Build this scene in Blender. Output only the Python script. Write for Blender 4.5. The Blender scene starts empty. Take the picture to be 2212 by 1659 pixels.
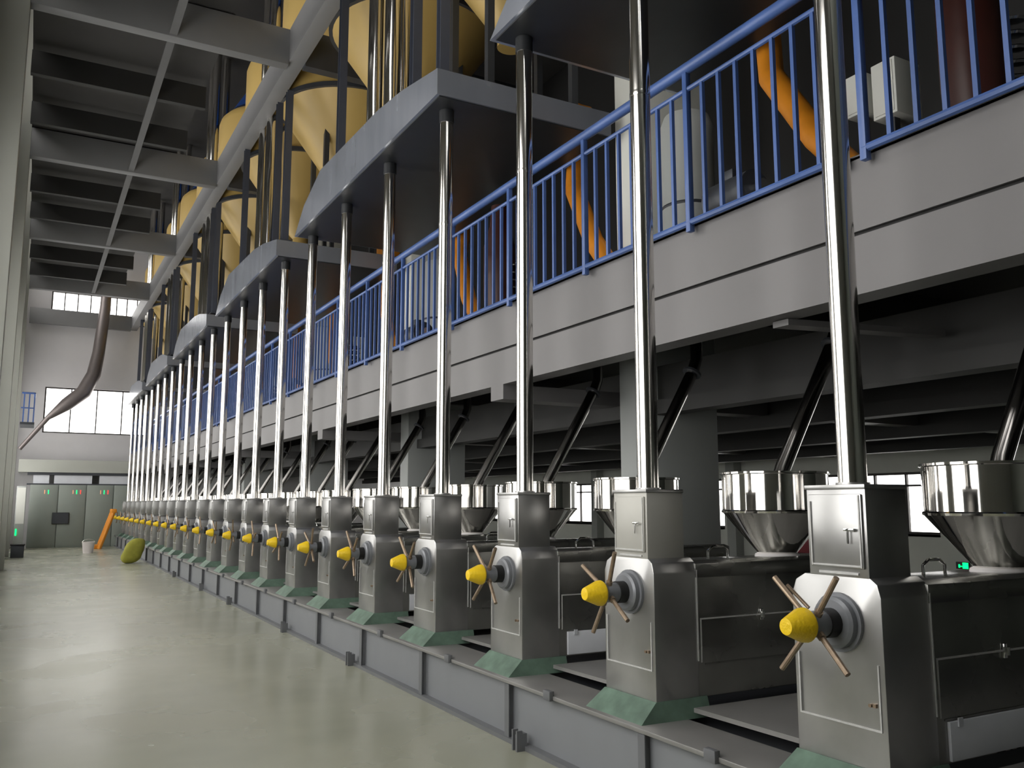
import bpy, bmesh, math, random
from mathutils import Vector, Matrix
random.seed(7)
S = bpy.context.scene
COL = S.collection
PI = math.pi

# ------------------------------------------------------------------ camera
CAM_F, CAM_YAW, CAM_PITCH, CAM_ROLL, CAM_H = 1878.9, 0.5036, 0.1367, -0.0002, 1.5896
cd = bpy.data.cameras.new('camera')
cam = bpy.data.objects.new('camera', cd)
COL.objects.link(cam)
cd.sensor_fit = 'HORIZONTAL'
cd.sensor_width = 36.0
cd.lens = CAM_F / 2212.0 * 36.0
cd.clip_start = 0.05
cd.clip_end = 200
_f = Vector((math.sin(CAM_YAW) * math.cos(CAM_PITCH), math.cos(CAM_YAW) * math.cos(CAM_PITCH), math.sin(CAM_PITCH)))
_r = Vector((math.cos(CAM_YAW), -math.sin(CAM_YAW), 0))
_u = _r.cross(_f)
_r2 = _r * math.cos(CAM_ROLL) + _u * math.sin(CAM_ROLL)
_u2 = -_r * math.sin(CAM_ROLL) + _u * math.cos(CAM_ROLL)
cam.matrix_world = Matrix(((_r2.x, _u2.x, -_f.x, 0), (_r2.y, _u2.y, -_f.y, 0), (_r2.z, _u2.z, -_f.z, CAM_H), (0, 0, 0, 1)))
S.camera = cam

# ------------------------------------------------------------------ world and exposure
W = bpy.data.worlds.new('overcast_sky')
S.world = W
W.use_nodes = True
bg = W.node_tree.nodes['Background']
bg.inputs[0].default_value = (1.0, 0.98, 0.945, 1)
bg.inputs[1].default_value = 5.0
S.view_settings.view_transform = 'Standard'
S.view_settings.look = 'None'
S.view_settings.exposure = -0.15
S.view_settings.gamma = 1.0
S.view_settings.use_curve_mapping = False
S.cycles.max_bounces = 10
S.cycles.diffuse_bounces = 6
S.cycles.glossy_bounces = 5
S.cycles.transparent_max_bounces = 10
S.cycles.sample_clamp_indirect = 6.0
S.cycles.use_denoising = True

def portal(loc, normal, sx, sy):
    l = bpy.data.lights.new('window_daylight', 'AREA')
    l.shape = 'RECTANGLE'
    l.size = sx
    l.size_y = sy
    l.cycles.is_portal = True
    o = bpy.data.objects.new('window_daylight', l)
    COL.objects.link(o)
    n = Vector(normal)
    o.matrix_world = Matrix.Translation(loc) @ n.to_track_quat('-Z', 'Z').to_matrix().to_4x4()
    return o

# ------------------------------------------------------------------ materials
def mat(name, col, rough=0.5, metal=0.0, noise=0.0, nscale=6.0, rnoise=0.0, bump=0.0, bscale=40.0, emit=0.0, spec=0.5, stretch=(1, 1, 1)):
    m = bpy.data.materials.new(name)
    m.use_nodes = True
    nt = m.node_tree
    b = nt.nodes['Principled BSDF']
    b.inputs['Base Color'].default_value = (*col, 1)
    b.inputs['Roughness'].default_value = rough
    b.inputs['Metallic'].default_value = metal
    b.inputs['Specular IOR Level'].default_value = spec
    if emit:
        b.inputs['Emission Color'].default_value = (*col, 1)
        b.inputs['Emission Strength'].default_value = emit
    if noise or rnoise or bump:
        tc = nt.nodes.new('ShaderNodeTexCoord')
        mp = nt.nodes.new('ShaderNodeMapping')
        mp.inputs['Scale'].default_value = stretch
        nt.links.new(tc.outputs['Object'], mp.inputs[0])
        n = nt.nodes.new('ShaderNodeTexNoise')
        n.inputs['Scale'].default_value = nscale
        n.inputs['Detail'].default_value = 3
        nt.links.new(mp.outputs[0], n.inputs['Vector'])
        if noise:
            r = nt.nodes.new('ShaderNodeValToRGB')
            r.color_ramp.elements[0].position = 0.12
            r.color_ramp.elements[1].position = 0.88
            r.color_ramp.elements[0].color = (*[max(0, c * (1 - noise)) for c in col], 1)
            r.color_ramp.elements[1].color = (*[min(1, c * (1 + noise)) for c in col], 1)
            nt.links.new(n.outputs[0], r.inputs[0])
            nt.links.new(r.outputs[0], b.inputs['Base Color'])
        if rnoise:
            q = nt.nodes.new('ShaderNodeMapRange')
            q.inputs['To Min'].default_value = max(0.02, rough - rnoise)
            q.inputs['To Max'].default_value = min(1, rough + rnoise)
            nt.links.new(n.outputs[0], q.inputs[0])
            nt.links.new(q.outputs[0], b.inputs['Roughness'])
        if bump:
            n2 = nt.nodes.new('ShaderNodeTexNoise')
            n2.inputs['Scale'].default_value = bscale
            nt.links.new(mp.outputs[0], n2.inputs['Vector'])
            bp = nt.nodes.new('ShaderNodeBump')
            bp.inputs['Strength'].default_value = bump
            bp.inputs['Distance'].default_value = 0.01
            nt.links.new(n2.outputs[0], bp.inputs['Height'])
            nt.links.new(bp.outputs[0], b.inputs['Normal'])
    return m

M = {}
M['floor'] = mat('epoxy_floor', (0.345, 0.35, 0.275), 0.26, 0, 0.16, 0.8, 0.12)
M['wall'] = mat('painted_wall', (0.60, 0.59, 0.60), 0.8, 0, 0.04, 2)
M['wallr'] = mat('grey_green_wall', (0.76, 0.78, 0.74), 0.8, 0, 0.05, 2)
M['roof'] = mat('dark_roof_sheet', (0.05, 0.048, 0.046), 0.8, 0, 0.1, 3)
M['beam'] = mat('grey_painted_steel', (0.20, 0.20, 0.205), 0.5, 0, 0.05, 3)
M['column'] = mat('pale_painted_column', (0.42, 0.43, 0.39), 0.45, 0, 0.05, 2)
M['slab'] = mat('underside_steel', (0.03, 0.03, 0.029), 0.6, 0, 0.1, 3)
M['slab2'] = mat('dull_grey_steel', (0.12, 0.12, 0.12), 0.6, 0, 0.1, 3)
M['fascia'] = mat('grey_fascia_paint', (0.165, 0.16, 0.163), 0.42, 0, 0.05, 2)
M['groove'] = mat('dark_gap', (0.02, 0.02, 0.02), 0.7)
M['blue'] = mat('blue_rail_paint', (0.07, 0.13, 0.34), 0.35, 0, 0.1, 8)
M['bluedark'] = mat('blue_tank_paint', (0.01, 0.05, 0.22), 0.4)
M['yellow'] = mat('yellow_tank_paint', (0.52, 0.36, 0.115), 0.42, 0, 0.05, 2)
M['cap'] = mat('yellow_cap', (0.92, 0.62, 0.015), 0.38, 0, 0.10, 30, 0, 0.3, 60)
M['steel'] = mat('polished_steel', (0.74, 0.72, 0.69), 0.13, 1.0, 0.03, 4, 0.05, 0.03, 14, stretch=(1, 1, 0.1))
M['hopper'] = mat('mirror_steel', (0.78, 0.76, 0.73), 0.07, 1.0, 0, 4, 0, 0.25, 3.5, stretch=(1, 1, 0.15))
M['panel'] = mat('machine_grey_steel', (0.47, 0.47, 0.465), 0.33, 0.92, 0.16, 4, 0.08)
M['pale'] = mat('pale_grey_door_paint', (0.47, 0.465, 0.43), 0.45, 0.3, 0.08, 4)
M['side'] = mat('machine_housing_steel', (0.28, 0.28, 0.265), 0.27, 0.9, 0.35, 2.5, 0.10)
M['light'] = mat('light_grey_panel', (0.62, 0.64, 0.68), 0.5, 0, 0.06, 6)
M['seam'] = mat('pale_sealant', (0.55, 0.55, 0.54), 0.5, 0.2, 0.15, 30)
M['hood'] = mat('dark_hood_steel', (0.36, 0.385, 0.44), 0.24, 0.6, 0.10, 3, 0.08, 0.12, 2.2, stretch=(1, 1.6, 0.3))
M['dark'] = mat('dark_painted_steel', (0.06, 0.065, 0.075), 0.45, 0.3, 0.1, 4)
M['under'] = mat('hood_underside_shade', (0.03, 0.032, 0.035), 0.4, 0.3, 0.2, 3)  # shade below the hoods and at pipe tops, put into the colour
M['post'] = mat('dark_blue_grey_steel', (0.085, 0.095, 0.125), 0.4, 0.3, 0.1, 4)
M['black'] = mat('black_rubber', (0.012, 0.012, 0.012), 0.5)
M['chute'] = mat('dark_steel_tube', (0.30, 0.29, 0.28), 0.16, 1.0, 0.1, 5)
M['base'] = mat('base_beam_paint', (0.22, 0.23, 0.245), 0.5, 0, 0.05, 4)
M['stiff'] = mat('grey_stiffener_paint', (0.15, 0.155, 0.165), 0.5, 0, 0.1, 8)
M['deck'] = mat('worn_deck_plate', (0.30, 0.295, 0.285), 0.42, 0.4, 0.12, 5, 0.1)
M['green'] = mat('green_machine_paint', (0.06, 0.20, 0.13), 0.5, 0, 0.35, 14)
M['greend'] = mat('green_plinth_paint', (0.12, 0.19, 0.145), 0.5, 0, 0.5, 9)
M['rod'] = mat('rusty_steel_rod', (0.33, 0.25, 0.18), 0.4, 0.7, 0.35, 30)
M['hub'] = mat('grey_hub_paint', (0.24, 0.25, 0.27), 0.4, 0.3, 0.1, 20)
M['chrome'] = mat('chrome', (0.85, 0.85, 0.85), 0.08, 1)
M['frame'] = mat('dark_window_frame', (0.035, 0.03, 0.028), 0.5)
M['white'] = mat('white_enamel', (0.72, 0.73, 0.68), 0.5, 0, 0.03, 3)
M['wcol'] = mat('light_grey_column', (0.40, 0.42, 0.41), 0.55, 0, 0.04, 2)
M['orange'] = mat('orange_conveyor_paint', (0.72, 0.26, 0.015), 0.45, 0, 0.15, 5)
M['maroon'] = mat('dark_red_machine_paint', (0.05, 0.012, 0.008), 0.4, 0, 0.3, 5)
M['red'] = mat('red_cabinet_paint', (0.25, 0.015, 0.03), 0.45, 0, 0.1, 5)
M['cab'] = mat('green_grey_cabinet', (0.26, 0.29, 0.26), 0.5, 0, 0.05, 3)
M['ledg'] = mat('green_lamp', (0.0, 1.0, 0.16), 0.5, emit=3.0)
M['ledr'] = mat('red_lamp', (1.0, 0.04, 0.03), 0.5, emit=2.5)
M['leda'] = mat('amber_lamp', (0.8, 0.35, 0.2), 0.5, emit=0.8)
M['duct'] = mat('brownish_duct_metal', (0.20, 0.175, 0.17), 0.4, 0.6, 0.1, 3)
M['sack'] = mat('yellow_green_sack', (0.30, 0.29, 0.04), 0.85, 0, 0.2, 9, 0, 0.4, 12)
M['bucket'] = mat('white_plastic', (0.80, 0.74, 0.74), 0.4)
M['putty'] = mat('white_powder_ring', (0.72, 0.70, 0.70), 0.8)
M['tube'] = mat('lit_tube', (1.0, 0.97, 0.9), 0.5, emit=6.0)

g = bpy.data.materials.new('window_glass')
g.use_nodes = True
nt = g.node_tree
nt.nodes.remove(nt.nodes['Principled BSDF'])
tr = nt.nodes.new('ShaderNodeBsdfTransparent')
gl = nt.nodes.new('ShaderNodeBsdfGlossy')
gl.inputs['Roughness'].default_value = 0.02
mx = nt.nodes.new('ShaderNodeMixShader')
mx.inputs[0].default_value = 0.06
nt.links.new(tr.outputs[0], mx.inputs[1])
nt.links.new(gl.outputs[0], mx.inputs[2])
nt.links.new(mx.outputs[0], nt.nodes['Material Output'].inputs[0])
M['glass'] = g

# ------------------------------------------------------------------ mesh helpers
class MB:
    def __init__(s):
        s.bm = bmesh.new()
    def box(s, x0, x1, y0, y1, z0, z1, bev=0.0):
        b = bmesh.new()
        v = [b.verts.new((x, y, z)) for x in (x0, x1) for y in (y0, y1) for z in (z0, z1)]
        for f in ((0, 1, 3, 2), (4, 6, 7, 5), (0, 4, 5, 1), (2, 3, 7, 6), (0, 2, 6, 4), (1, 5, 7, 3)):
            b.faces.new([v[i] for i in f])
        if bev:
            bmesh.ops.bevel(b, geom=b.edges[:], offset=bev, segments=2, affect='EDGES', profile=0.5)
        s.merge(b)
        return s
    def merge(s, b):
        bmesh.ops.recalc_face_normals(b, faces=b.faces[:])
        me = bpy.data.meshes.new('t')
        b.to_mesh(me)
        b.free()
        s.bm.from_mesh(me)
        bpy.data.meshes.remove(me)
    def prism(s, poly, axis, a0, a1, bev=0.0):
        b = bmesh.new()
        def P(u, v, a):
            return {'X': (a, u, v), 'Y': (u, a, v), 'Z': (u, v, a)}[axis]
        A = [b.verts.new(P(u, v, a0)) for u, v in poly]
        B = [b.verts.new(P(u, v, a1)) for u, v in poly]
        n = len(poly)
        b.faces.new(A)
        b.faces.new(B)
        for i in range(n):
            b.faces.new([A[i], A[(i + 1) % n], B[(i + 1) % n], B[i]])
        bmesh.ops.recalc_face_normals(b, faces=b.faces[:])
        if bev:
            bmesh.ops.bevel(b, geom=b.edges[:], offset=bev, segments=2, affect='EDGES', profile=0.5)
        s.merge(b)
        return s
    def lathe(s, prof, origin=(0, 0, 0), axis=(0, 0, 1), n=24, closed=True):
        """prof: list of (radius, distance along axis)"""
        b = bmesh.new()
        az = Vector(axis).normalized()
        q = Vector((0, 0, 1)).rotation_difference(az)
        o = Vector(origin)
        rings = []
        for r, h in prof:
            if r < 1e-6:
                rings.append([b.verts.new(o + q @ Vector((0, 0, h)))])
            else:
                rings.append([b.verts.new(o + q @ Vector((r * math.cos(2 * PI * i / n), r * math.sin(2 * PI * i / n), h))) for i in range(n)])
        for a, c in zip(rings, rings[1:]):
            if len(a) == 1 and len(c) == 1:
                continue
            for i in range(n):
                j = (i + 1) % n
                if len(a) == 1:
                    f = b.faces.new([a[0], c[i], c[j]])
                elif len(c) == 1:
                    f = b.faces.new([a[i], a[j], c[0]])
                else:
                    f = b.faces.new([a[i], a[j], c[j], c[i]])
                f.smooth = True
        if closed:
            for rg in (rings[0], rings[-1]):
                if len(rg) > 1:
                    b.faces.new(rg)
        s.merge(b)
        return s
    def cyl(s, p0, p1, r, n=16, r1=None):
        p0 = Vector(p0)
        p1 = Vector(p1)
        d = p1 - p0
        return s.lathe([(r, 0), (r if r1 is None else r1, d.length)], p0, d, n)
    def tube(s, pts, r, n=14, up=(0, 1, 0)):
        """swept round tube through points"""
        b = bmesh.new()
        pts = [Vector(p) for p in pts]
        rr = r if isinstance(r, (list, tuple)) else [r] * len(pts)
        rings = []
        up = Vector(up)
        for i, p in enumerate(pts):
            t = (pts[min(i + 1, len(pts) - 1)] - pts[max(i - 1, 0)]).normalized()
            a = up.cross(t)
            if a.length < 1e-3:
                a = Vector((1, 0, 0)).cross(t)
            a.normalize()
            c = t.cross(a)
            rings.append([b.verts.new(p + (a * math.cos(2 * PI * k / n) + c * math.sin(2 * PI * k / n)) * rr[i]) for k in range(n)])
        for a, c in zip(rings, rings[1:]):
            for i in range(n):
                f = b.faces.new([a[i], a[(i + 1) % n], c[(i + 1) % n], c[i]])
                f.smooth = True
        b.faces.new(rings[0])
        b.faces.new(rings[-1])
        s.merge(b)
        return s
    def build(s, name, m, parent=None, sharp=True):
        me = bpy.data.meshes.new(name)
        s.bm.to_mesh(me)
        s.bm.free()
        me.materials.append(m)
        if sharp:
            try:
                me.set_sharp_from_angle(angle=math.radians(35))
            except Exception:
                pass
        o = bpy.data.objects.new(name, me)
        COL.objects.link(o)
        if parent is not None:
            o.parent = parent
        return o

def tag(o, label=None, cat=None, group=None, kind=None):
    if label: o['label'] = label
    if cat: o['category'] = cat
    if group: o['group'] = group
    if kind: o['kind'] = kind
    return o

def thing(name, label, cat, loc=(0, 0, 0), group=None):
    o = bpy.data.objects.new(name, None)
    o.empty_display_size = 0.1
    COL.objects.link(o)
    o.location = loc
    return tag(o, label, cat, group)

KIDS = {}
def kids(o):
    return [c for c in bpy.data.objects if c.parent == o]

def copy_tree(o, parent=None, tree=None):
    if tree is None:
        tree = {}
        for c in bpy.data.objects:
            if c.parent is not None:
                tree.setdefault(c.parent.name, []).append(c)
    c = o.copy()
    COL.objects.link(c)
    c.parent = parent
    for k in tree.get(o.name, []):
        copy_tree(k, c, tree)
    return c

def struct(name, mb, m, parent=None):
    o = mb.build(name, m, parent)
    if parent is None:
        o['kind'] = 'structure'
    return o

ORD = ['nearest', 'second', 'third', 'fourth', 'fifth', 'sixth', 'seventh', 'eighth', 'ninth', 'tenth', 'eleventh', 'twelfth',
       'thirteenth', 'fourteenth', 'fifteenth', 'sixteenth', 'seventeenth', 'eighteenth', 'nineteenth', 'twentieth',
       'twenty-first', 'twenty-second', 'farthest']
def nth(i):
    return 'nearest' if i == 0 else ORD[i] + (' nearest' if i < 22 else '')

# ------------------------------------------------------------------ the hall
XL, XR, YN, YF, ZT = -0.92, 15.5, -5.0, 37.2, 12.6
struct('floor', MB().box(XL - 0.3, XR + 0.3, YN - 0.3, YF + 0.3, -0.2, 0), M['floor'])
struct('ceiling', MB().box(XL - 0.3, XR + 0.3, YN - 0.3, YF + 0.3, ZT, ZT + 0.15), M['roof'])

def wall_with_holes(name, axis, c0, c1, u0, u1, holes, m):
    """axis: the wall's normal axis; holes (u0,u1,z0,z1); rows of holes share z ranges"""
    mb = MB()
    def b(a0, a1, z0, z1):
        if a1 - a0 < 1e-4 or z1 - z0 < 1e-4: return
        if axis == 'X': mb.box(c0, c1, a0, a1, z0, z1)
        else: mb.box(a0, a1, c0, c1, z0, z1)
    zs = sorted(set([(h[2], h[3]) for h in holes]))
    z = 0.0
    for z0, z1 in zs:
        b(u0, u1, z, z0)
        u = u0
        for h in sorted([h for h in holes if (h[2], h[3]) == (z0, z1)]):
            b(u, h[0], z0, z1)
            u = h[1]
        b(u, u1, z0, z1)
        z = z1
    b(u0, u1, z, ZT)
    return struct(name, mb, m)

WN = [0]
def window(axis, c, u0, u1, z0, z1, nv, transom=None, inward=1, sill=True, fr=0.05):
    """one window: frame with mullions, a sub pane; portal on its inner side"""
    WN[0] += 1
    mb = MB()
    def b(a0, a1, q0, q1, d=0.05):
        if axis == 'X': mb.box(c - d, c + d, a0, a1, q0, q1)
        else: mb.box(a0, a1, c - d, c + d, q0, q1)
    b(u0, u1, z0, z0 + fr); b(u0, u1, z1 - fr, z1)
    b(u0, u0 + fr, z0 + fr, z1 - fr); b(u1 - fr, u1, z0 + fr, z1 - fr)
    for i in range(1, nv):
        u = u0 + (u1 - u0) * i / nv
        b(u - 0.02, u + 0.02, z0 + fr, z1 - fr, 0.03)
    if transom:
        b(u0 + fr, u1 - fr, transom - 0.02, transom + 0.02, 0.028)
    w = struct('window_%d' % WN[0], mb, M['frame'])
    p = MB()
    if axis == 'X': p.box(c - 0.004, c + 0.004, u0 + fr, u1 - fr, z0 + fr, z1 - fr)
    else: p.box(u0 + fr, u1 - fr, c - 0.004, c + 0.004, z0 + fr, z1 - fr)
    p.build('pane', M['glass'], w)
    if sill:
        q = MB()
        if axis == 'X': q.box(c - 0.10, c + 0.10, u0, u1, z0 - 0.04, z0)
        else: q.box(u0, u1, c - 0.10, c + 0.10, z0 - 0.04, z0)
        q.build('window_sill', M['wall'], w)
    if axis == 'X':
        portal((c + 0.12 * inward, (u0 + u1) / 2, (z0 + z1) / 2), (inward, 0, 0), u1 - u0, z1 - z0)
    else:
        portal(((u0 + u1) / 2, c + 0.12 * inward, (z0 + z1) / 2), (0, inward, 0), u1 - u0, z1 - z0)

BAY = [0.8 + 6 * k for k in range(0, 7)]          # building frames 0.8 ... 36.8
left_h = []
for y in [-5.2] + BAY[:-1]:
    if y > 0:
        left_h.append((y + 1.0, y + 5.3, 1.3, 6.35))
    left_h.append((y + 1.0, y + 5.3, 9.2, 11.6))
wall_with_holes('wall_left', 'X', XL - 0.25, XL, YN - 0.3, YF + 0.3, left_h, M['column'])
for h in left_h:
    window('X', XL - 0.12, h[0], h[1], h[2], h[3], 4, inward=1, sill=False)
far_h = [(0.28, 2.1, 8.62, 9.75), (2.2, 3.7, 8.62, 9.75), (0.28, 3.9, 4.25, 6.0)]
wall_with_holes('wall_far', 'Y', YF, YF + 0.25, XL, XR, far_h, M['wall'])
for h in far_h:
    window('Y', YF + 0.12, h[0], h[1], h[2], h[3], 4, inward=-1, sill=False)
right_h = []
for k in range(-1, 5):
    right_h.append((10.95 + 6 * k, 13.95 + 6 * k, 0.98, 2.22))
wall_with_holes('wall_right', 'X', XR, XR + 0.25, YN - 0.3, YF + 0.3, right_h, M['wallr'])
for h in right_h:
    window('X', XR + 0.1, h[0], h[1], h[2], h[3], 4, transom=1.95, inward=-1)
wall_with_holes('wall_near', 'Y', YN - 0.25, YN, XL, XR, [(0.2, 3.2, 9.6, 10.8)], M['cab'])
window('Y', YN - 0.12, 0.2, 3.2, 9.6, 10.8, 3, inward=1, sill=False)  # unseen window, added to light the high faces turned toward the camera

# left side columns, one per frame
for i, y in enumerate(BAY[2:6]):
    o = MB().box(XL, -0.42, y, y + 0.30, 0, 12.6, 0.012).build('wall_column', M['column'])
    tag(o, 'tall pale grey column on the left wall, %s nearest to the camera' % ['frontmost and', 'second', 'third', 'fourth'][i], 'column', 'pale columns along the left wall')

# cross beams from the left columns over the aisle
for i, y in enumerate(BAY[2:]):
    mb = MB().box(-0.42, 3.10, y, y + 0.20, 8.35, 8.93, 0.006)
    o = mb.build('cross_beam', M['beam'])
    tag(o, ('grey steel cross beam over the aisle, %s from the camera' % ['first', 'second', 'third', 'fourth', 'fifth and last'][i]), 'beam', 'cross beams over the aisle')
# secondary joists and the deck they carry
k = 0
for y in BAY[1:-2]:
    for d in (2.35, 4.4):
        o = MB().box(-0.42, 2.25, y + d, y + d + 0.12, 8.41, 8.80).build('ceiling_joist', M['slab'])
        tag(o, 'dark joist under the aisle ceiling, %s from the camera' % ['first', 'second', 'third', 'fourth', 'fifth', 'sixth', 'seventh', 'eighth', 'ninth', 'tenth'][k], 'joist', 'dark joists over the aisle')
        k += 1
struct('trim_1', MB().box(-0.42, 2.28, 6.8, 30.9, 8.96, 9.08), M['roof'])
o = MB().box(1.35, 1.46, 6.8, 30.8, 8.375, 8.408).build('ceiling_rail', M['slab2'])
tag(o, 'thin grey bar running lengthwise under the aisle ceiling joists', 'bar')

# main longitudinal beam
mb = MB().box(3.10, 3.34, 0.0, 37.0, 8.40, 8.95, 0.006)
tag(mb.build('main_beam', M['beam']), 'long grey steel beam running down the hall in front of the yellow tanks', 'beam')
# frame beams on the right of the main beam, in the gaps between tanks
for i, y in enumerate(BAY[1:6]):
    o = MB().box(3.34, 7.5, y - 0.06, y + 0.12, 8.36, 8.95).build('tank_support_beam', M['dark'])
    tag(o, 'dark support beam between yellow tanks, %s from the camera' % ['first', 'second', 'third', 'fourth', 'fifth'][i], 'beam', 'dark beams between the yellow tanks')

# ------------------------------------------------------------------ platform (mezzanine floor)
PX = 3.98
mb = MB()
mb.box(PX + 0.02, XR, -3, 36.9, 3.42, 3.52)
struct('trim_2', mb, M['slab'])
pf = thing('platform_edge', 'long grey steel platform edge with a dark groove along its middle', 'platform edge', (PX, 0, 3.0))
def rel(mb, name, m, par, off=(0, 0, 0)):
    o = mb.build(name, m, par)
    o.location = (-par.location[0] + off[0], -par.location[1] + off[1], -par.location[2] + off[2])
    return o
rel(MB().box(PX, PX + 0.02, -3, 36.9, 3.105, 3.535).box(PX, PX + 0.12, -3, 36.9, 3.52, 3.54), 'upper_channel', M['fascia'], pf)
rel(MB().box(PX + 0.03, PX + 0.05, -3, 36.9, 3.06, 3.12), 'groove', M['groove'], pf)
rel(MB().box(PX, PX + 0.02, -3, 36.9, 2.77, 3.08).box(PX, PX + 0.2, -3, 36.9, 2.745, 2.77), 'lower_channel', M['fascia'], pf)
# beams below the platform
for i, y in enumerate([1.4 + 6 * k for k in range(6)]):
    o = MB().box(PX - 0.0, XR, y, y + 0.26, 2.60, 2.745).build('platform_beam', M['beam'] if False else M['fascia'])
    tag(o, 'platform cross beam whose end shows below the platform edge, %s from the camera' % ['first', 'second', 'third', 'fourth', 'fifth', 'sixth'][i], 'beam', 'beams carrying the platform')
for i, y in enumerate([4.85 + 6 * k for k in range(5)]):
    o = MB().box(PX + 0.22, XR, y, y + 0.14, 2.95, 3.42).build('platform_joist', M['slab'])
    tag(o, 'dark joist under the platform between two cross beams, %s from the camera' % ['first', 'second', 'third', 'fourth', 'fifth'][i], 'beam', 'joists under the platform')
for i, x in enumerate((5.35, 7.4, 10.1, 12.8)):
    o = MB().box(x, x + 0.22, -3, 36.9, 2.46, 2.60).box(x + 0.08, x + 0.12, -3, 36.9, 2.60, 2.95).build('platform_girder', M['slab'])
    tag(o, ['long girder under the platform resting on the pillars', 'second long girder under the platform, behind the pillars', 'third long girder under the platform', 'long girder under the platform nearest the window wall'][i], 'beam')
o = MB().prism([(4.1, 3.85), (5.30, 3.61), (5.30, 3.73), (4.1, 3.98)], 'Z', 2.70, 2.74).build('brace', M['fascia'])
tag(o, 'thin diagonal brace under the platform behind the nearest pipe', 'brace')

# building pillars through the platform
for i, y in enumerate(BAY[1:6]):
    t = thing('pillar', 'square light grey pillar rising through the platform, %s from the camera' % ['first', 'second', 'third', 'fourth', 'fifth'][i], 'pillar', (5.2, y, 0), 'square pillars through the platform')
    MB().box(0, 1.0, 0.04, 0.37, 0, 3.42, 0.01).build('lower_shaft', M['wcol'], t)
    MB().box(0, 0.93, 0.04, 0.37, 3.54, 8.4, 0.01).build('upper_shaft', M['white'], t)

# ------------------------------------------------------------------ railings
def railing(y0, y1):
    t = thing('railing', '', 'railing', (3.93, y0, 3.5), 'blue railing panels on the platform edge')
    L = y1 - y0
    MB().tube([(0.0, 0, 1.12), (0, 0.03, 1.165), (0, 0.08, 1.18), (0, L - 0.08, 1.18), (0, L - 0.03, 1.165), (0, L, 1.12)], 0.042, 14, (1, 0, 0)).build('handrail', M['blue'], t)
    MB().cyl((0, 0.02, 1.02), (0, L - 0.02, 1.02), 0.018, 8).build('top_rail', M['blue'], t)
    MB().cyl((0, 0.02, 0.04), (0, L - 0.02, 0.04), 0.023, 8).build('bottom_rail', M['blue'], t)
    n = 4
    for i in range(n + 1):
        y = 0.03 + (L - 0.06) * i / n
        MB().box(-0.022, 0.022, y - 0.022, y + 0.022, -0.03, 1.15, 0.004).build('post', M['blue'], t)
        if i < n:
            for j in range(1, 8):
                yy = y + (L - 0.06) / n * j / 8
                MB().box(-0.013, 0.013, yy - 0.013, yy + 0.013, 0.045, 1.015).build('baluster', M['blue'], t)
    return t
R0 = railing(0.0, 5.33)
for i in range(7):
    r = R0 if i == 0 else copy_tree(R0)
    r.location = (3.93, -2.22 + 5.42 * i, 3.5)
    r['label'] = 'blue steel railing panel on the platform edge, %s from the camera' % ['first', 'second', 'third', 'fourth', 'fifth', 'sixth', 'seventh and last'][i]

# ------------------------------------------------------------------ base beam
NB = 24
bb = thing('base_beam', 'long low grey steel base beam carrying the row of machines', 'base', (2.95, 0, 0))
rel(MB().box(2.985, 3.005, -1.5, 36.6, 0.03, 0.375), 'web', M['base'], bb)
rel(MB().box(2.94, 3.30, -1.5, 36.6, 0.375, 0.40, 0.004), 'top_flange', M['deck'], bb)
rel(MB().box(2.925, 3.10, -1.5, 36.6, 0.0, 0.03), 'bottom_flange', M['stiff'], bb)
rel(MB().box(3.30, 6.9, -1.5, 36.6, 0.0, 0.36), 'bed', M['dark'], bb)
st0 = rel(MB().box(2.945, 2.985, -0.012, 0.012, 0.03, 0.375).box(2.938, 2.945, -0.03, 0.03, 0.03, 0.372), 'stiffener', M['stiff'], bb)
for i in range(NB):
    o = st0 if i == 0 else st0.copy()
    if i: COL.objects.link(o)
    o.location = (-2.95, 2.41 + 1.5 * (i - 1) + 0.0, 0)
dp0 = rel(MB().prism([(3.36, -0.43), (3.42, -0.46), (6.8, -0.46), (6.8, 0.46), (3.42, 0.46), (3.33, 0.46)], 'Z', 0.435, 0.46), 'deck_plate', M['deck'], bb)
for i in range(23):
    o = dp0 if i == 0 else dp0.copy()
    if i: COL.objects.link(o)
    o.location = (-2.95, 2.73 - 0.75 + 1.5 * i, 0)
an0 = rel(MB().box(2.865, 2.905, -0.035, -0.02, 0, 0.13).box(2.865, 2.905, 0.02, 0.035, 0, 0.13).box(2.905, 2.94, -0.035, 0.035, 0, 0.11).cyl((2.885, 0, 0), (2.885, 0, 0.10), 0.012, 8), 'anchor_bracket', M['stiff'], bb)
for i, y in enumerate((5.17, 8.6, 11.17, 14.6, 17.17, 20.6)):
    o = an0 if i == 0 else an0.copy()
    if i: COL.objects.link(o)
    o.location = (-2.95, y, 0)
gb0 = rel(MB().box(2.915, 2.95, -0.04, 0.04, 0.37, 0.43, 0.004), 'clip', M['stiff'], bb)
for i in range(23):
    o = gb0 if i == 0 else gb0.copy()
    if i: COL.objects.link(o)
    o.location = (-2.95, 2.73 + 0.62 + 1.5 * i, 0)

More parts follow.
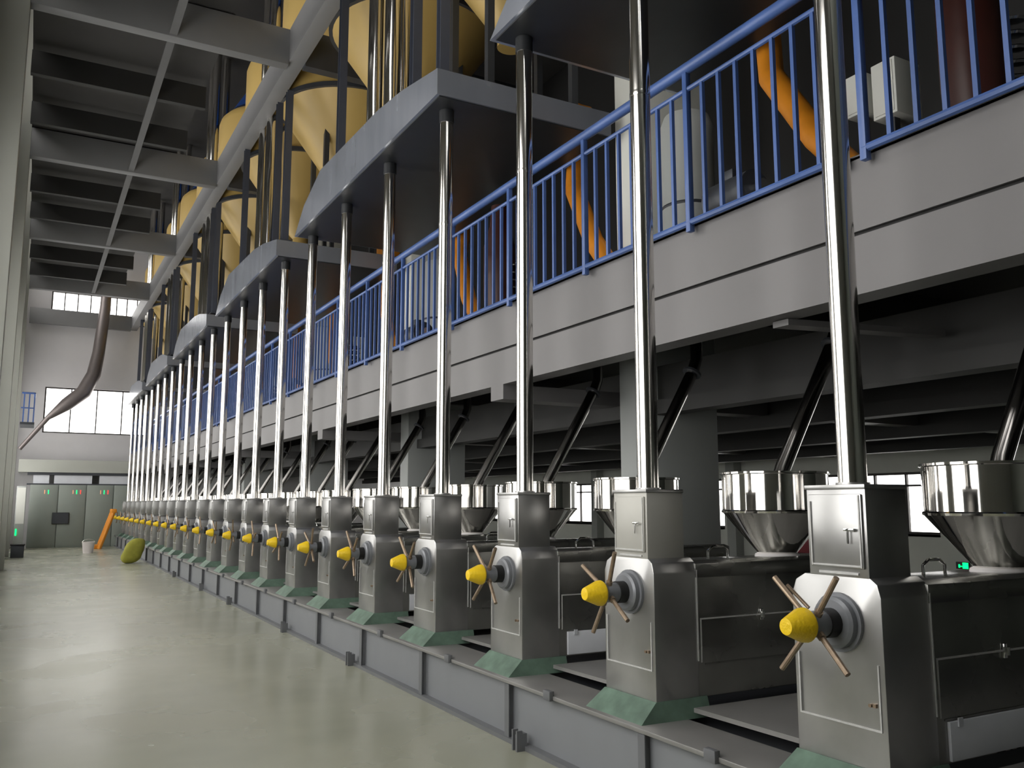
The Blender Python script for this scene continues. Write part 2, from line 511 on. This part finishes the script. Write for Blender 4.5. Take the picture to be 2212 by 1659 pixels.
# ------------------------------------------------------------------ machines (origin: x 3.1, the pipe's y, floor)
def machine():
    t = thing('extruder_machine', '', 'machine', (3.1, 2.73, 0.40), 'grey machines with yellow-capped handwheels in one long row')
    z = lambda v: v - 0.40
    # flared green plinth
    b = bmesh.new()
    lo = [(-0.12, -0.27), (-0.12, 0.27), (0.36, 0.29), (0.36, -0.29)]
    hi = [(-0.005, -0.255), (-0.005, 0.235), (0.36, 0.235), (0.36, -0.255)]
    A = [b.verts.new((x, y, 0.0)) for x, y in lo]
    B = [b.verts.new((x, y, 0.105)) for x, y in hi]
    b.faces.new(A); b.faces.new(B)
    for i in range(4): b.faces.new([A[i], A[(i + 1) % 4], B[(i + 1) % 4], B[i]])
    mb = MB(); mb.merge(b)
    tag(mb.build('plinth', M['greend'], t), 'flared green plinth')
    # lower cabinet with cut shoulders
    prof = [(-0.25, z(0.50)), (0.23, z(0.50)), (0.23, z(1.19)), (0.205, z(1.25)), (0.15, z(1.28)), (-0.20, z(1.28)), (-0.235, z(1.255)), (-0.25, z(1.20))]
    low = MB().prism(prof, 'X', 0.0, 0.31, 0.006).build('lower_cabinet', M['panel'], t)
    fr = MB().box(-0.006, 0.001, -0.225, 0.205, z(0.665), z(0.672)).box(-0.006, 0.001, 0.198, 0.205, z(0.672), z(0.93)).box(-0.006, 0.001, -0.225, -0.218, z(0.672), z(0.93))
    fr.build('seam', M['seam'], low)
    MB().box(-0.012, 0.0, -0.205, -0.19, z(0.76), z(0.775)).cyl((-0.018, -0.18, z(0.767)), (0.0, -0.18, z(0.767)), 0.008, 8).build('latch', M['rod'], low)
    MB().box(0.305, 0.312, -0.2535, -0.2495, z(0.70), z(1.21)).build('corner_bead', M['seam'], low)
    # upper cabinet
    up = MB().prism([(-0.20, z(1.275)), (0.12, z(1.275)), (0.12, z(1.665)), (-0.20, z(1.665))], 'X', 0.0, 0.265, 0.005)
    up = up.build('upper_cabinet', M['panel'], t)
    MB().box(-0.008, 0.268, -0.205, 0.125, z(1.652), z(1.672), 0.003).build('top_flange', M['panel'], up)
    d = MB().box(-0.012, 0.0, -0.185, 0.10, z(1.315), z(1.63), 0.004).build('door', M['panel'], t)
    MB().box(-0.016, -0.008, -0.178, -0.171, z(1.32), z(1.625)).box(-0.016, -0.008, 0.086, 0.092, z(1.32), z(1.60)).box(-0.016, -0.008, -0.17, 0.085, z(1.322), z(1.329)).build('seam', M['seam'], d)
    MB().cyl((-0.03, -0.148, z(1.478)), (0.0, -0.148, z(1.478)), 0.008, 8).box(-0.035, -0.028, -0.158, -0.105, z(1.473), z(1.484), 0.002).box(-0.03, -0.024, -0.125, -0.118, z(1.42), z(1.475)).build('door_handle', M['chrome'], d)
    MB().box(-0.007, 0.001, -0.15, 0.06, z(1.288), z(1.298)).build('sill_bead', M['seam'], up)
    # long housing behind
    hs = MB().box(0.305, 1.95, -0.246, 0.20, z(0.50), z(1.215), 0.005).build('long_housing', M['side'], t)
    MB().prism([(-0.252, z(1.165)), (0.206, z(1.165)), (0.206, z(1.245)), (-0.19, z(1.26)), (-0.252, z(1.245))], 'X', 0.30, 1.95, 0.004).build('lid', M['side'], hs)
    MB().box(0.33, 1.95, -0.2505, -0.246, z(0.928), z(0.936)).box(0.33, 0.338, -0.2505, -0.246, z(0.69), z(0.93)).build('seam', M['seam'], hs)
    for x in (0.80, 1.70):
        MB().box(x - 0.012, x + 0.012, -0.262, -0.246, z(0.90), z(0.965), 0.003).cyl((x, -0.272, z(0.915)), (x, -0.272, z(0.95)), 0.008, 8).build('latch', M['chrome'], hs)
    MB().box(0.36, 1.95, -0.25, -0.246, z(0.676), z(0.684)).build('lower_bead', M['side'], hs)
    MB().tube([(0.62, 0.0, z(1.25)), (0.62, 0.0, z(1.30)), (0.66, 0, z(1.325)), (0.74, 0, z(1.325)), (0.78, 0, z(1.30)), (0.78, 0, z(1.25))], 0.008, 8).build('lid_handle', M['chrome'], hs)
    # handwheel
    ax = -0.035
    az = z(1.085)
    fl = MB().lathe([(0.125, 0), (0.125, 0.018), (0.108, 0.018), (0.108, 0.045), (0.095, 0.055), (0.078, 0.055)], (0.0, ax, az), (-1, 0, 0), 28).build('bearing_flange', M['hub'], t)
    MB().lathe([(0.062, 0), (0.062, 0.055)], (-0.055, ax, az), (-1, 0, 0), 24).build('rubber_seal', M['black'], fl)
    hw = MB().lathe([(0.055, 0), (0.055, 0.105)], (-0.11, ax, az), (-1, 0, 0), 24).build('handwheel', M['hub'], t)
    hw.location = (0, 0, 0)
    MB().lathe([(0.066, 0), (0.072, 0.01), (0.070, 0.03), (0.040, 0.105), (0.034, 0.118), (0.0, 0.122)], (-0.205, ax, az), (-1, 0, 0), 24).build('cone_cap', M['cap'], hw)
    return t, (ax, az)

T0, (AX, AZ) = machine()
hp = MB().lathe([(0.335, 0.0), (0.342, 0.0), (0.345, 0.012), (0.338, 0.02), (0.338, 0.245), (0.348, 0.25), (0.348, 0.262), (0.330, 0.262), (0.330, 0.01)], (1.19, -0.02, 1.53 - 0.40), n=40, closed=False).build('hopper', M['hopper'], T0)
MB().lathe([(0.335, 1.53 - 0.40), (0.115, 1.265 - 0.40), (0.110, 1.24 - 0.40)], (1.19, -0.02, 0), n=40, closed=False).build('hopper_cone', M['hopper'], hp)
MB().lathe([(0.145, 1.24 - 0.40), (0.14, 1.265 - 0.40), (0.122, 1.275 - 0.40), (0.105, 1.275 - 0.40)], (1.19, -0.02, 0), n=28).build('sealant_ring', M['putty'], hp)
LPN = MB().box(0.375, 1.93, -0.262, -0.2465, 0.112, 0.272, 0.002).box(0.425, 0.455, -0.268, -0.262, 0.25, 0.285)
lp_proto = LPN.build('lower_panel', M['light'], T0)
spoke_mesh = MB().cyl((0, 0, 0.045), (0, 0, 0.26), 0.0125, 10).lathe([(0.018, 0.05), (0.018, 0.075)], n=10)
hw0 = [c for c in kids(T0) if c.name.startswith('handwheel')][0]
sp = spoke_mesh.build('spoke', M['rod'], hw0)
base_ang = [45, 128, 222, 308]
def set_spokes(hw, rot):
    s = [c for c in bpy.data.objects if c.parent == hw and c.name.startswith('spoke')]
    for j, c in enumerate(s):
        a = math.radians(base_ang[j] + rot)
        # angle measured from +Y towards +Z in the wheel's plane, leaning a little to the aisle
        d = Vector((-0.10, math.cos(a), math.sin(a))).normalized()
        c.location = (-0.165, AX, AZ)
        c.rotation_mode = 'QUATERNION'
        c.rotation_quaternion = Vector((0, 0, 1)).rotation_difference(d)
for _ in range(3):
    c = sp.copy(); COL.objects.link(c); c.parent = hw0
set_spokes(hw0, 0)

MACH = []
extra = {0: 'at the right edge of the row', 1: 'beside the dark gap', }
for i in range(23):
    t = T0 if i == 0 else copy_tree(T0)
    t.location = (3.1, 2.73 + 1.5 * i, 0.40)
    t['label'] = ('nearest grey machine with a yellow-capped handwheel, at the right edge of the row' if i == 0 else
                  'last grey machine with a yellow-capped handwheel, at the far end of the row' if i == 22 else
                  'grey machine with a yellow-capped handwheel, %s from the camera in the row' % ORD[i])
    if i % 2 == 1:
        for c in kids(t):
            if c.name.startswith('lower_panel'):
                bpy.data.objects.remove(c)
    MACH.append(t)
for c in kids(MACH[1]):
    if c.name.startswith(('upper_cabinet', 'door')):
        c.data = c.data.copy()
        c.data.materials[0] = M['pale']
        if c.name.startswith('door'): c['label'] = 'pale beige-grey door'
e = spoke_extra = MB().cyl((-0.13, AX + 0.05, AZ + 0.06), (-0.15, AX + 0.15, AZ + 0.15), 0.008, 8).build('extra_rod', M['rod'], [c for c in kids(T0) if c.name.startswith('handwheel')][0])  # short thin extra rod beside the spokes
rots = [0, -12, 4, 9, 14, -6, 20, 33, -20, 5, 40, 12, -8, 25, 3, 18, -15, 30, 7, 22, -5, 11, 0]
for i, t in enumerate(MACH):
    hw = [c for c in kids(t) if c.name.startswith('handwheel')]
    if i and hw: set_spokes(hw[0], rots[i])

# ------------------------------------------------------------------ vertical pipes and feed chutes
pp = thing('steel_pipe', '', 'pipe', (3.269, 2.73, 1.672), 'polished vertical pipes rising from the machines')
MB().cyl((0, 0, 0), (0, 0, 3.644), 0.064, 28).build('pipe', M['steel'], pp)
MB().lathe([(0.066, 2.50), (0.0665, 2.515), (0.066, 2.53)], n=28).build('joint_ring', M['steel'], pp)
MB().lathe([(0.075, 0.0), (0.075, 0.012)], n=28).build('foot_flange', M['panel'], pp)
MB().lathe([(0.070, 3.52), (0.070, 3.644)], n=28).build('top_shade_sleeve', M['under'], pp)  # dark sleeve standing in for the shade at the pipe's upper end
ch = thing('feed_chute', '', 'chute', (4.30, 2.73, 1.70), 'slanted dark feed chutes above the hoppers')
MB().tube([(0.0, -0.02, -0.05), (0.07, -0.02, 0.12), (0.62, -0.02, 1.02), (0.66, -0.02, 1.12), (0.66, -0.02, 1.72)], 0.052, 20).build('tube', M['chute'], ch)
MB().lathe([(0.08, 0), (0.08, 0.02)], (0.60, -0.02, 0.99), (0.52, 0, 0.85), 20).build('collar', M['dark'], ch)
for i in range(23):
    a = pp if i == 0 else copy_tree(pp)
    a.location = (3.269, 2.73 + 1.5 * i, 1.672)
    a['label'] = ('nearest and thickest-looking polished steel pipe, from machine top up out of view' if i == 0 else
                  'last polished steel pipe at the far end of the row' if i == 22 else
                  'vertical polished steel pipe standing on a machine, %s from the camera' % ORD[i])
    c = ch if i == 0 else copy_tree(ch)
    c.location = (4.30, 2.73 + 1.5 * i, 1.70)
    c['label'] = 'slanted dark steel chute into a hopper, %s from the camera' % ('first' if i == 0 else ORD[i] if i < 22 else 'last')

# ------------------------------------------------------------------ hoods above the pipes
def hood():
    t = thing('feed_hood', '', 'hood', (3.05, 6.96, 5.33), 'dark steel feed hoods above the pipes')
    prof = [(0, 0), (0, 0.25), (0.9, 0.42), (1.6, 0.50), (3.75, 0.57), (4.5, 0.32), (4.95, 0.0)]
    MB().prism(prof, 'X', 0.0, 1.95).build('hood_shell', M['hood'], t)
    MB().box(0.03, 1.93, 0.02, 4.9, -0.012, -0.001).build('underside_shade_sheet', M['under'], t)  # thin near-black sheet that paints the shade under the hood
    return t
H0 = hood()
HP = MB().cyl((0, 0, 0), (0, 0, 6.73), 0.09, 28).build('supply_pipe', M['steel'])
PS = thing('hood_post', '', 'post', (0, 0, 0), 'dark posts standing on the hoods')
MB().box(-0.05, 0.05, -0.05, -0.04, 0, 2.495).box(-0.05, 0.05, 0.04, 0.05, 0, 2.495).box(-0.006, 0.006, -0.04, 0.04, 0, 2.495).build('post_section', M['post'], PS)
MB().box(-0.08, 0.08, -0.08, 0.08, 0, 0.02).build('foot_plate', M['post'], PS)
fp = fq = True
HN = ['nearest', 'second', 'third', 'fourth', 'fifth', 'farthest']
for i in range(6):
    h = H0 if i == 0 else copy_tree(H0)
    y = 0.96 + 6 * i
    h.location = (3.05, y, 5.33)
    h['label'] = ('nearest dark steel feed hood, cut off by the top edge of the photo' if i == 0 else
                  'farthest small dark feed hood at the end of the pipe row' if i == 5 else
                  'dark steel feed hood over four polished pipes, %s from the camera' % HN[i])
    for j, (px, dy, zz) in enumerate([(3.36, 2.59, 5.866), (3.36, 2.02, 5.848), (3.64, 2.38, 5.859)]):
        if i == 0: continue
        o = HP if fp else HP.copy()
        if not fp: COL.objects.link(o)
        fp = False
        o.location = (px, y + dy, zz)
        tag(o, '%s polished supply pipe standing on the %s feed hood' % (['left', 'middle', 'right rear'][j], HN[i]), 'pipe', 'thick polished supply pipes on the hoods')
    for j, (px, dy, zz) in enumerate([(3.25, 0.33, 5.658), (3.28, 1.10, 5.784), (3.28, 3.65, 5.900)]):
        if i == 0: continue
        o = PS if fq else copy_tree(PS)
        fq = False
        o.location = (px, y + dy, zz)
        o['label'] = '%s dark steel post standing on the %s feed hood' % (['near end', 'second', 'far'][j], HN[i])

# ------------------------------------------------------------------ yellow tanks
def tank():
    t = thing('storage_tank', '', 'tank', (4.56, 11.3, 8.43), 'yellow storage tanks in a row under the roof')
    R = 1.2
    MB().lathe([(R, 0), (R, 2.0), (R - 0.04, 2.13), (R - 0.14, 2.24), (R - 0.32, 2.30), (0.4, 2.42), (0, 2.42)], n=48).build('tank_body', M['yellow'], t)
    MB().lathe([(R, 0.0), (0.30, -1.30), (0.16, -1.45), (0.16, -1.6), (0, -1.6)], n=48).build('cone_bottom', M['yellow'], t)
    MB().lathe([(R + 0.005, -0.03), (R + 0.035, -0.03), (R + 0.035, 0.05), (R + 0.005, 0.05)], n=48).build('rim_ring', M['dark'], t)
    MB().lathe([(0.95, 2.36), (0.52, 3.1), (0.30, 3.75), (0, 3.75)], n=32).build('filter_cone', M['bluedark'], t)
    for a in (0.6, 2.2, 3.9, 5.4):
        x, y = math.cos(a) * 0.75, math.sin(a) * 0.75
        MB().box(x - 0.04, x + 0.04, y - 0.04, y + 0.04, -2.50, -0.42).build('leg', M['dark'], t)
    return t
TK = tank()
for i in range(11):
    t = TK if i == 0 else copy_tree(TK)
    t.location = (4.56, 5.3 + 3.0 * i, 8.43)
    t['label'] = 'tall yellow storage tank with a cone bottom, %s from the camera' % ['first', 'second', 'third', 'fourth', 'fifth', 'sixth', 'seventh', 'eighth', 'ninth', 'tenth', 'eleventh and last'][i]
# upper deck behind the tanks
struct('trim_3', MB().box(6.2, XR, -3, 36.9, 8.95, 9.1), M['roof'])
struct('trim_4', MB().box(7.5, 7.6, -3, 36.9, 3.54, 8.95), M['groove'])  # added partition, coloured near black in place of the platform's unlit depth

# ------------------------------------------------------------------ equipment on the platform
def conveyor():
    t = thing('screw_conveyor', '', 'conveyor', (5.2, 5.0, 3.54), 'orange screw conveyors on the platform')
    MB().tube([(0.20, 0.05, 2.62), (0.19, 0.0, 1.85), (0.12, -0.08, 1.55), (0.0, -0.62, 0.80), (0, -1.0, 0.35)], 0.105, 16, (1, 0, 0)).build('screw_tube', M['orange'], t)
    MB().box(0.03, 0.37, -0.12, 0.20, 2.25, 2.60, 0.04).build('gearbox', M['orange'], t)
    MB().box(-0.25, 0.12, -1.25, -0.85, 0.0, 0.42, 0.03).build('intake_box', M['hub'], t)
    return t
C0 = conveyor()
CN = ['first', 'second', 'third', 'fourth', 'fifth', 'sixth', 'seventh', 'eighth', 'ninth']
for i in range(9):
    t = C0 if i == 0 else copy_tree(C0)
    t.location = (5.05, 5.0 + 3.0 * i, 3.54)
    t['label'] = 'orange bent screw conveyor behind the blue railing, %s from the camera' % CN[i]
def grinder():
    t = thing('mixing_machine', '', 'machine', (4.7, 2.2, 3.54), 'dark red mixing machines on the platform')
    MB().box(0, 0.6, -0.12, 0.22, 0.0, 0.25, 0.01).build('base_frame', M['orange'], t)
    MB().lathe([(0.17, 0.25), (0.19, 0.5), (0.19, 1.1), (0.12, 1.35), (0.10, 1.6)], (0.2, 0.05, 0), n=24).build('barrel', M['maroon'], t)
    m = MB()
    for q in range(5):
        m.lathe([(0.12, 0), (0.13, 0.012), (0.12, 0.024)], (0.35, -0.10, 0.45 + q * 0.09), (0.2, 0, 1), 16)
    m.build('spring_coil', M['chrome'], t)
    MB().cyl((0.32, 0.05, 0.35), (0.75, 0.05, 0.35), 0.12, 18).build('motor', M['dark'], t)
    return t
G0 = grinder()
for i in range(4):
    t = G0 if i == 0 else copy_tree(G0)
    t.location = (4.55, 2.88 + 6.0 * i, 3.54)
    t['label'] = 'dark red machine with a small orange base on the platform, %s from the camera' % CN[i]
def cbox(w, h, d, z):
    t = thing('control_box', '', 'box', (5.2, 3.9, 3.54), 'white electrical boxes on the platform')
    MB().box(0, d, -w / 2, w / 2, z - 3.54, z - 3.54 + h, 0.006).build('enclosure', M['white'], t)
    MB().box(0.06, 0.12, -0.03, 0.03, 0, z - 3.54).build('stand', M['dark'], t)
    MB().box(-0.006, 0.0, -w / 2 + 0.02, w / 2 - 0.02, z - 3.52, z - 3.56 + h, 0.002).build('door', M['white'], t)
    return t
B0 = cbox(0.20, 0.42, 0.28, 4.34)
B1 = cbox(0.16, 0.32, 0.2, 4.46)
for i in range(5):
    a = B0 if i == 0 else copy_tree(B0)
    a.location = (5.2, 3.89 + 6 * i, 3.54)
    a['label'] = 'larger white electrical box of a pair behind the railing, %s pair from the camera' % CN[i]
    b = B1 if i == 0 else copy_tree(B1)
    b.location = (5.22, 4.16 + 6 * i, 3.54)
    b['label'] = 'smaller white electrical box of a pair behind the railing, %s pair from the camera' % CN[i]
def motor():
    t = thing('motor', '', 'motor', (4.25, 4.4, 3.54), 'dark motors on the platform floor')
    MB().cyl((0, -0.22, 0.2), (0, 0.18, 0.2), 0.14, 20).build('motor_body', M['dark'], t)
    MB().box(-0.14, 0.14, -0.18, 0.14, 0, 0.07).build('foot', M['dark'], t)
    MB().cyl((0, -0.30, 0.2), (0, -0.22, 0.2), 0.05, 16).build('shaft', M['chrome'], t)
    MB().box(-0.05, 0.05, -0.05, 0.07, 0.33, 0.40, 0.01).build('terminal_box', M['dark'], t)
    return t
M0 = motor()
for i in range(5):
    t = M0 if i == 0 else copy_tree(M0)
    t.location = (4.25, 4.45 + 6 * i - (0.0 if i == 0 else 0.2), 3.54)
    t['label'] = 'small dark motor low behind the blue railing, %s from the camera' % CN[i]

# ------------------------------------------------------------------ below the platform, at the right wall
t = thing('fire_cabinet', 'dark red cabinet by the window wall, glimpsed behind a hopper', 'cabinet', (14.95, 13.95, 0))
MB().box(0, 0.5, -0.25, 0.25, 0.0, 1.15, 0.01).build('cabinet_body', M['red'], t)
MB().box(-0.012, 0, -0.23, 0.23, 0.5, 0.52).build('shelf_line', M['maroon'], t)
t = thing('exit_sign', 'small green lit running-man exit sign on the right wall', 'sign', (15.46, 10.5, 0.42))
MB().box(-0.02, 0.02, -0.13, 0.13, -0.05, 0.08, 0.004).build('sign_body', M['dark'], t)
MB().box(-0.026, -0.02, -0.12, -0.01, -0.04, 0.07).box(-0.026, -0.02, 0.0, 0.05, -0.01, 0.01).box(-0.026, -0.02, 0.045, 0.075, -0.025, 0.035).build('lit_symbol', M['ledg'], t)
for i, y in enumerate((16.35, 22.35)):
    tag(MB().box(15.25, 15.5, y - 0.05, y + 0.25, 0, 2.6).build('wall_pier', M['wcol']), 'light wall pier beside the windows behind the machines, %s from the camera' % CN[i], 'pier', 'piers on the right wall')
def drum():
    t = thing('grey_drum', '', 'drum', (5.45, 5.8, 3.54), 'pale grey drums beside the pillars on the platform')
    MB().lathe([(0.26, 0.0), (0.26, 1.75), (0.22, 1.86), (0.1, 1.9), (0, 1.9)], n=28).build('drum_body', M['wcol'], t)
    MB().lathe([(0.265, 0.9), (0.272, 0.915), (0.265, 0.93)], n=28).build('band', M['dark'], t)
    return t
D0 = drum()
for i in range(4):
    t = D0 if i == 0 else copy_tree(D0)
    t.location = (5.50, 6.38 + 6 * i, 3.54)
    t['label'] = 'pale grey upright drum behind the railing in front of a pillar, %s from the camera' % CN[i]

# ------------------------------------------------------------------ far end of the aisle
YC = 36.4
for i in range(4):
    x0 = 0.02 + 0.93 * i
    t = thing('electrical_cabinet', 'green-grey electrical cabinet at the far wall, %s from the left' % ['first', 'second', 'third', 'fourth'][i], 'cabinet', (x0, YC, 0), 'electrical cabinets at the far wall')
    MB().box(0.005, 0.925, 0, 0.6, 0.0, 2.28, 0.012).build('cabinet_body', M['cab'], t)
    for dx, mm, nm in ((0.48, 'leda', 'amber'), (0.60, 'ledg', 'green'), (0.73, 'ledr', 'red')):
        if i == 3 or (i == 0 and nm == 'red'): continue
        l = MB().box(dx - 0.013, dx + 0.013, -0.02, 0, 1.95, 2.09, 0.003).build('indicator_lamp', M[mm], t)
        l['label'] = nm + ' indicator lamp'
    MB().box(0.03, 0.9, -0.012, 0, 0.05, 2.2, 0.004).build('door', M['cab'], t)
t = thing('wall_display', 'black rectangular display hung on the far cabinets', 'display', (0.79, YC - 0.06, 0.85))
MB().box(0, 0.56, 0, 0.045, 0, 0.42, 0.01).build('housing', M['black'], t)
MB().box(0.02, 0.54, -0.004, 0.0, 0.02, 0.4).build('screen', M['dark'], t)
tp = thing('transom_lights', 'pale transom panels above the far cabinets', 'transom', (0, YC + 0.1, 2.28))
MB().box(-0.1, 3.9, 0, 0.3, 0.0, 0.05).box(-0.1, 3.9, 0, 0.3, 0.36, 0.46).build('transom_frame', M['dark'], tp)
for a, b in ((0.1, 0.62), (0.78, 2.05), (2.3, 3.6)):
    MB().box(a, b, 0.05, 0.1, 0.05, 0.36).build('transom_panel', M['light'], tp)
struct('trim_5', MB().box(-0.4, 4.0, YC + 0.05, YF, 2.74, 3.2), M['column'])
tag(MB().tube([(-0.41, 36.2, 3.55), (0.42, 36.2, 4.72), (1.0, 36.2, 5.25), (1.55, 36.2, 5.75), (1.85, 36.2, 6.45), (1.97, 36.2, 7.3), (2.10, 36.2, 9.0), (2.14, 36.2, 10.9), (2.14, 36.2, 12.6)],
    [0.07, 0.09, 0.24, 0.27, 0.25, 0.22, 0.20, 0.14, 0.10], 16).build('ventilation_duct', M['duct']), 'bent dark duct hanging in front of the far windows', 'duct')
t = thing('wall_balcony', 'small blue railed balcony on the left wall near the far windows', 'balcony', (-0.42, 33.0, 4.2))
MB().box(0, 0.42, 0, 1.6, 0, 0.08).build('balcony_floor', M['dark'], t)
MB().cyl((0.38, 0, 1.05), (0.38, 1.6, 1.05), 0.03, 8).cyl((0, 0.0, 1.05), (0.38, 0.0, 1.05), 0.03, 8).cyl((0, 0.0, 0.55), (0.38, 0.0, 0.55), 0.02, 8).build('top_rail', M['blue'], t)
for x, y in ((0.08, 0), (0.23, 0), (0.38, 0), (0.38, 0.8), (0.38, 1.6)):
    MB().box(x - 0.02, x + 0.02, y - 0.02, y + 0.02, 0.08, 1.05).build('post', M['blue'], t)
# loading stand, bucket, sack
t = thing('loading_stand', 'orange-yellow sloping loading stand at the far end of the machine row', 'stand', (2.3, 34.5, 0))
m = MB()
m.tube([(0.0, 0, 0.0), (0.22, 0, 0.7), (0.42, 0, 1.35)], 0.07, 8)
m.tube([(0.0, 0.7, 0.0), (0.22, 0.7, 0.7), (0.42, 0.7, 1.35)], 0.07, 8)
m.build('sloping_leg', M['orange'], t)
MB().box(0.33, 0.50, -0.08, 0.78, 1.27, 1.40, 0.02).build('top_bar', M['orange'], t)
MB().box(-0.45, 0.05, 0.0, 0.7, 0.0, 0.14, 0.02).build('base_tray', M['orange'], t)
t = thing('bucket', 'white plastic bucket standing alone on the far floor', 'bucket', (1.80, 31.8, 0))
MB().lathe([(0.15, 0), (0.19, 0.34), (0.20, 0.36), (0.185, 0.36), (0.145, 0.02), (0, 0.02)], n=24).build('bucket_body', M['bucket'], t)
m = MB().tube([(0.19 * math.cos(a), 0.0, 0.33 + 0.0 + 0.12 * math.sin(a)) for a in [PI * q / 10 for q in range(11)]], 0.006, 6)
m.build('bucket_handle', M['chrome'], t)
b = bmesh.new()
bmesh.ops.create_uvsphere(b, u_segments=24, v_segments=16, radius=1)
for v in b.verts:
    x, y, z = v.co
    e = lambda q, p: math.copysign(abs(q) ** p, q)
    v.co = Vector((0.24 * e(x, 0.75), 0.20 * e(y, 0.75), 0.33 + 0.33 * e(z, 0.6)))
    v.co.x *= 1.08 - 0.25 * max(0, v.co.z - 0.2)
    v.co.x += 0.32 * v.co.z + 0.01 * math.sin(v.co.z * 23 + y * 5)
    v.co.y += 0.012 * math.sin(v.co.z * 31 + x * 7)
for f in b.faces: f.smooth = True
m = MB(); m.merge(b)
o = m.build('sack', M['sack'], None, False)
o.location = (2.47, 25.9, 0)
tag(o, 'full yellow-green sack leaning against the base beam', 'sack')
t = thing('waste_bin', 'dark squat bin on the floor by the far left columns', 'bin', (-0.22, 30.2, 0))
MB().box(-0.15, 0.2, -0.2, 0.2, 0, 0.36, 0.02).build('bin_body', M['dark'], t)
MB().box(-0.17, 0.22, -0.22, 0.22, 0.36, 0.40, 0.01).build('bin_lid', M['black'], t)
t = thing('side_locker', 'tall pale locker by the far left wall with a small green lamp', 'locker', (-0.38, 35.0, 0))
MB().box(0, 0.3, 0, 0.6, 0, 2.2, 0.01).build('locker_body', M['wcol'], t)
MB().box(0.04, 0.08, -0.02, 0.0, 0.50, 0.72).build('indicator_lamp', M['ledg'], t)
MB().box(0.02, 0.28, -0.01, 0.0, 0.9, 2.15).build('door', M['white'], t)
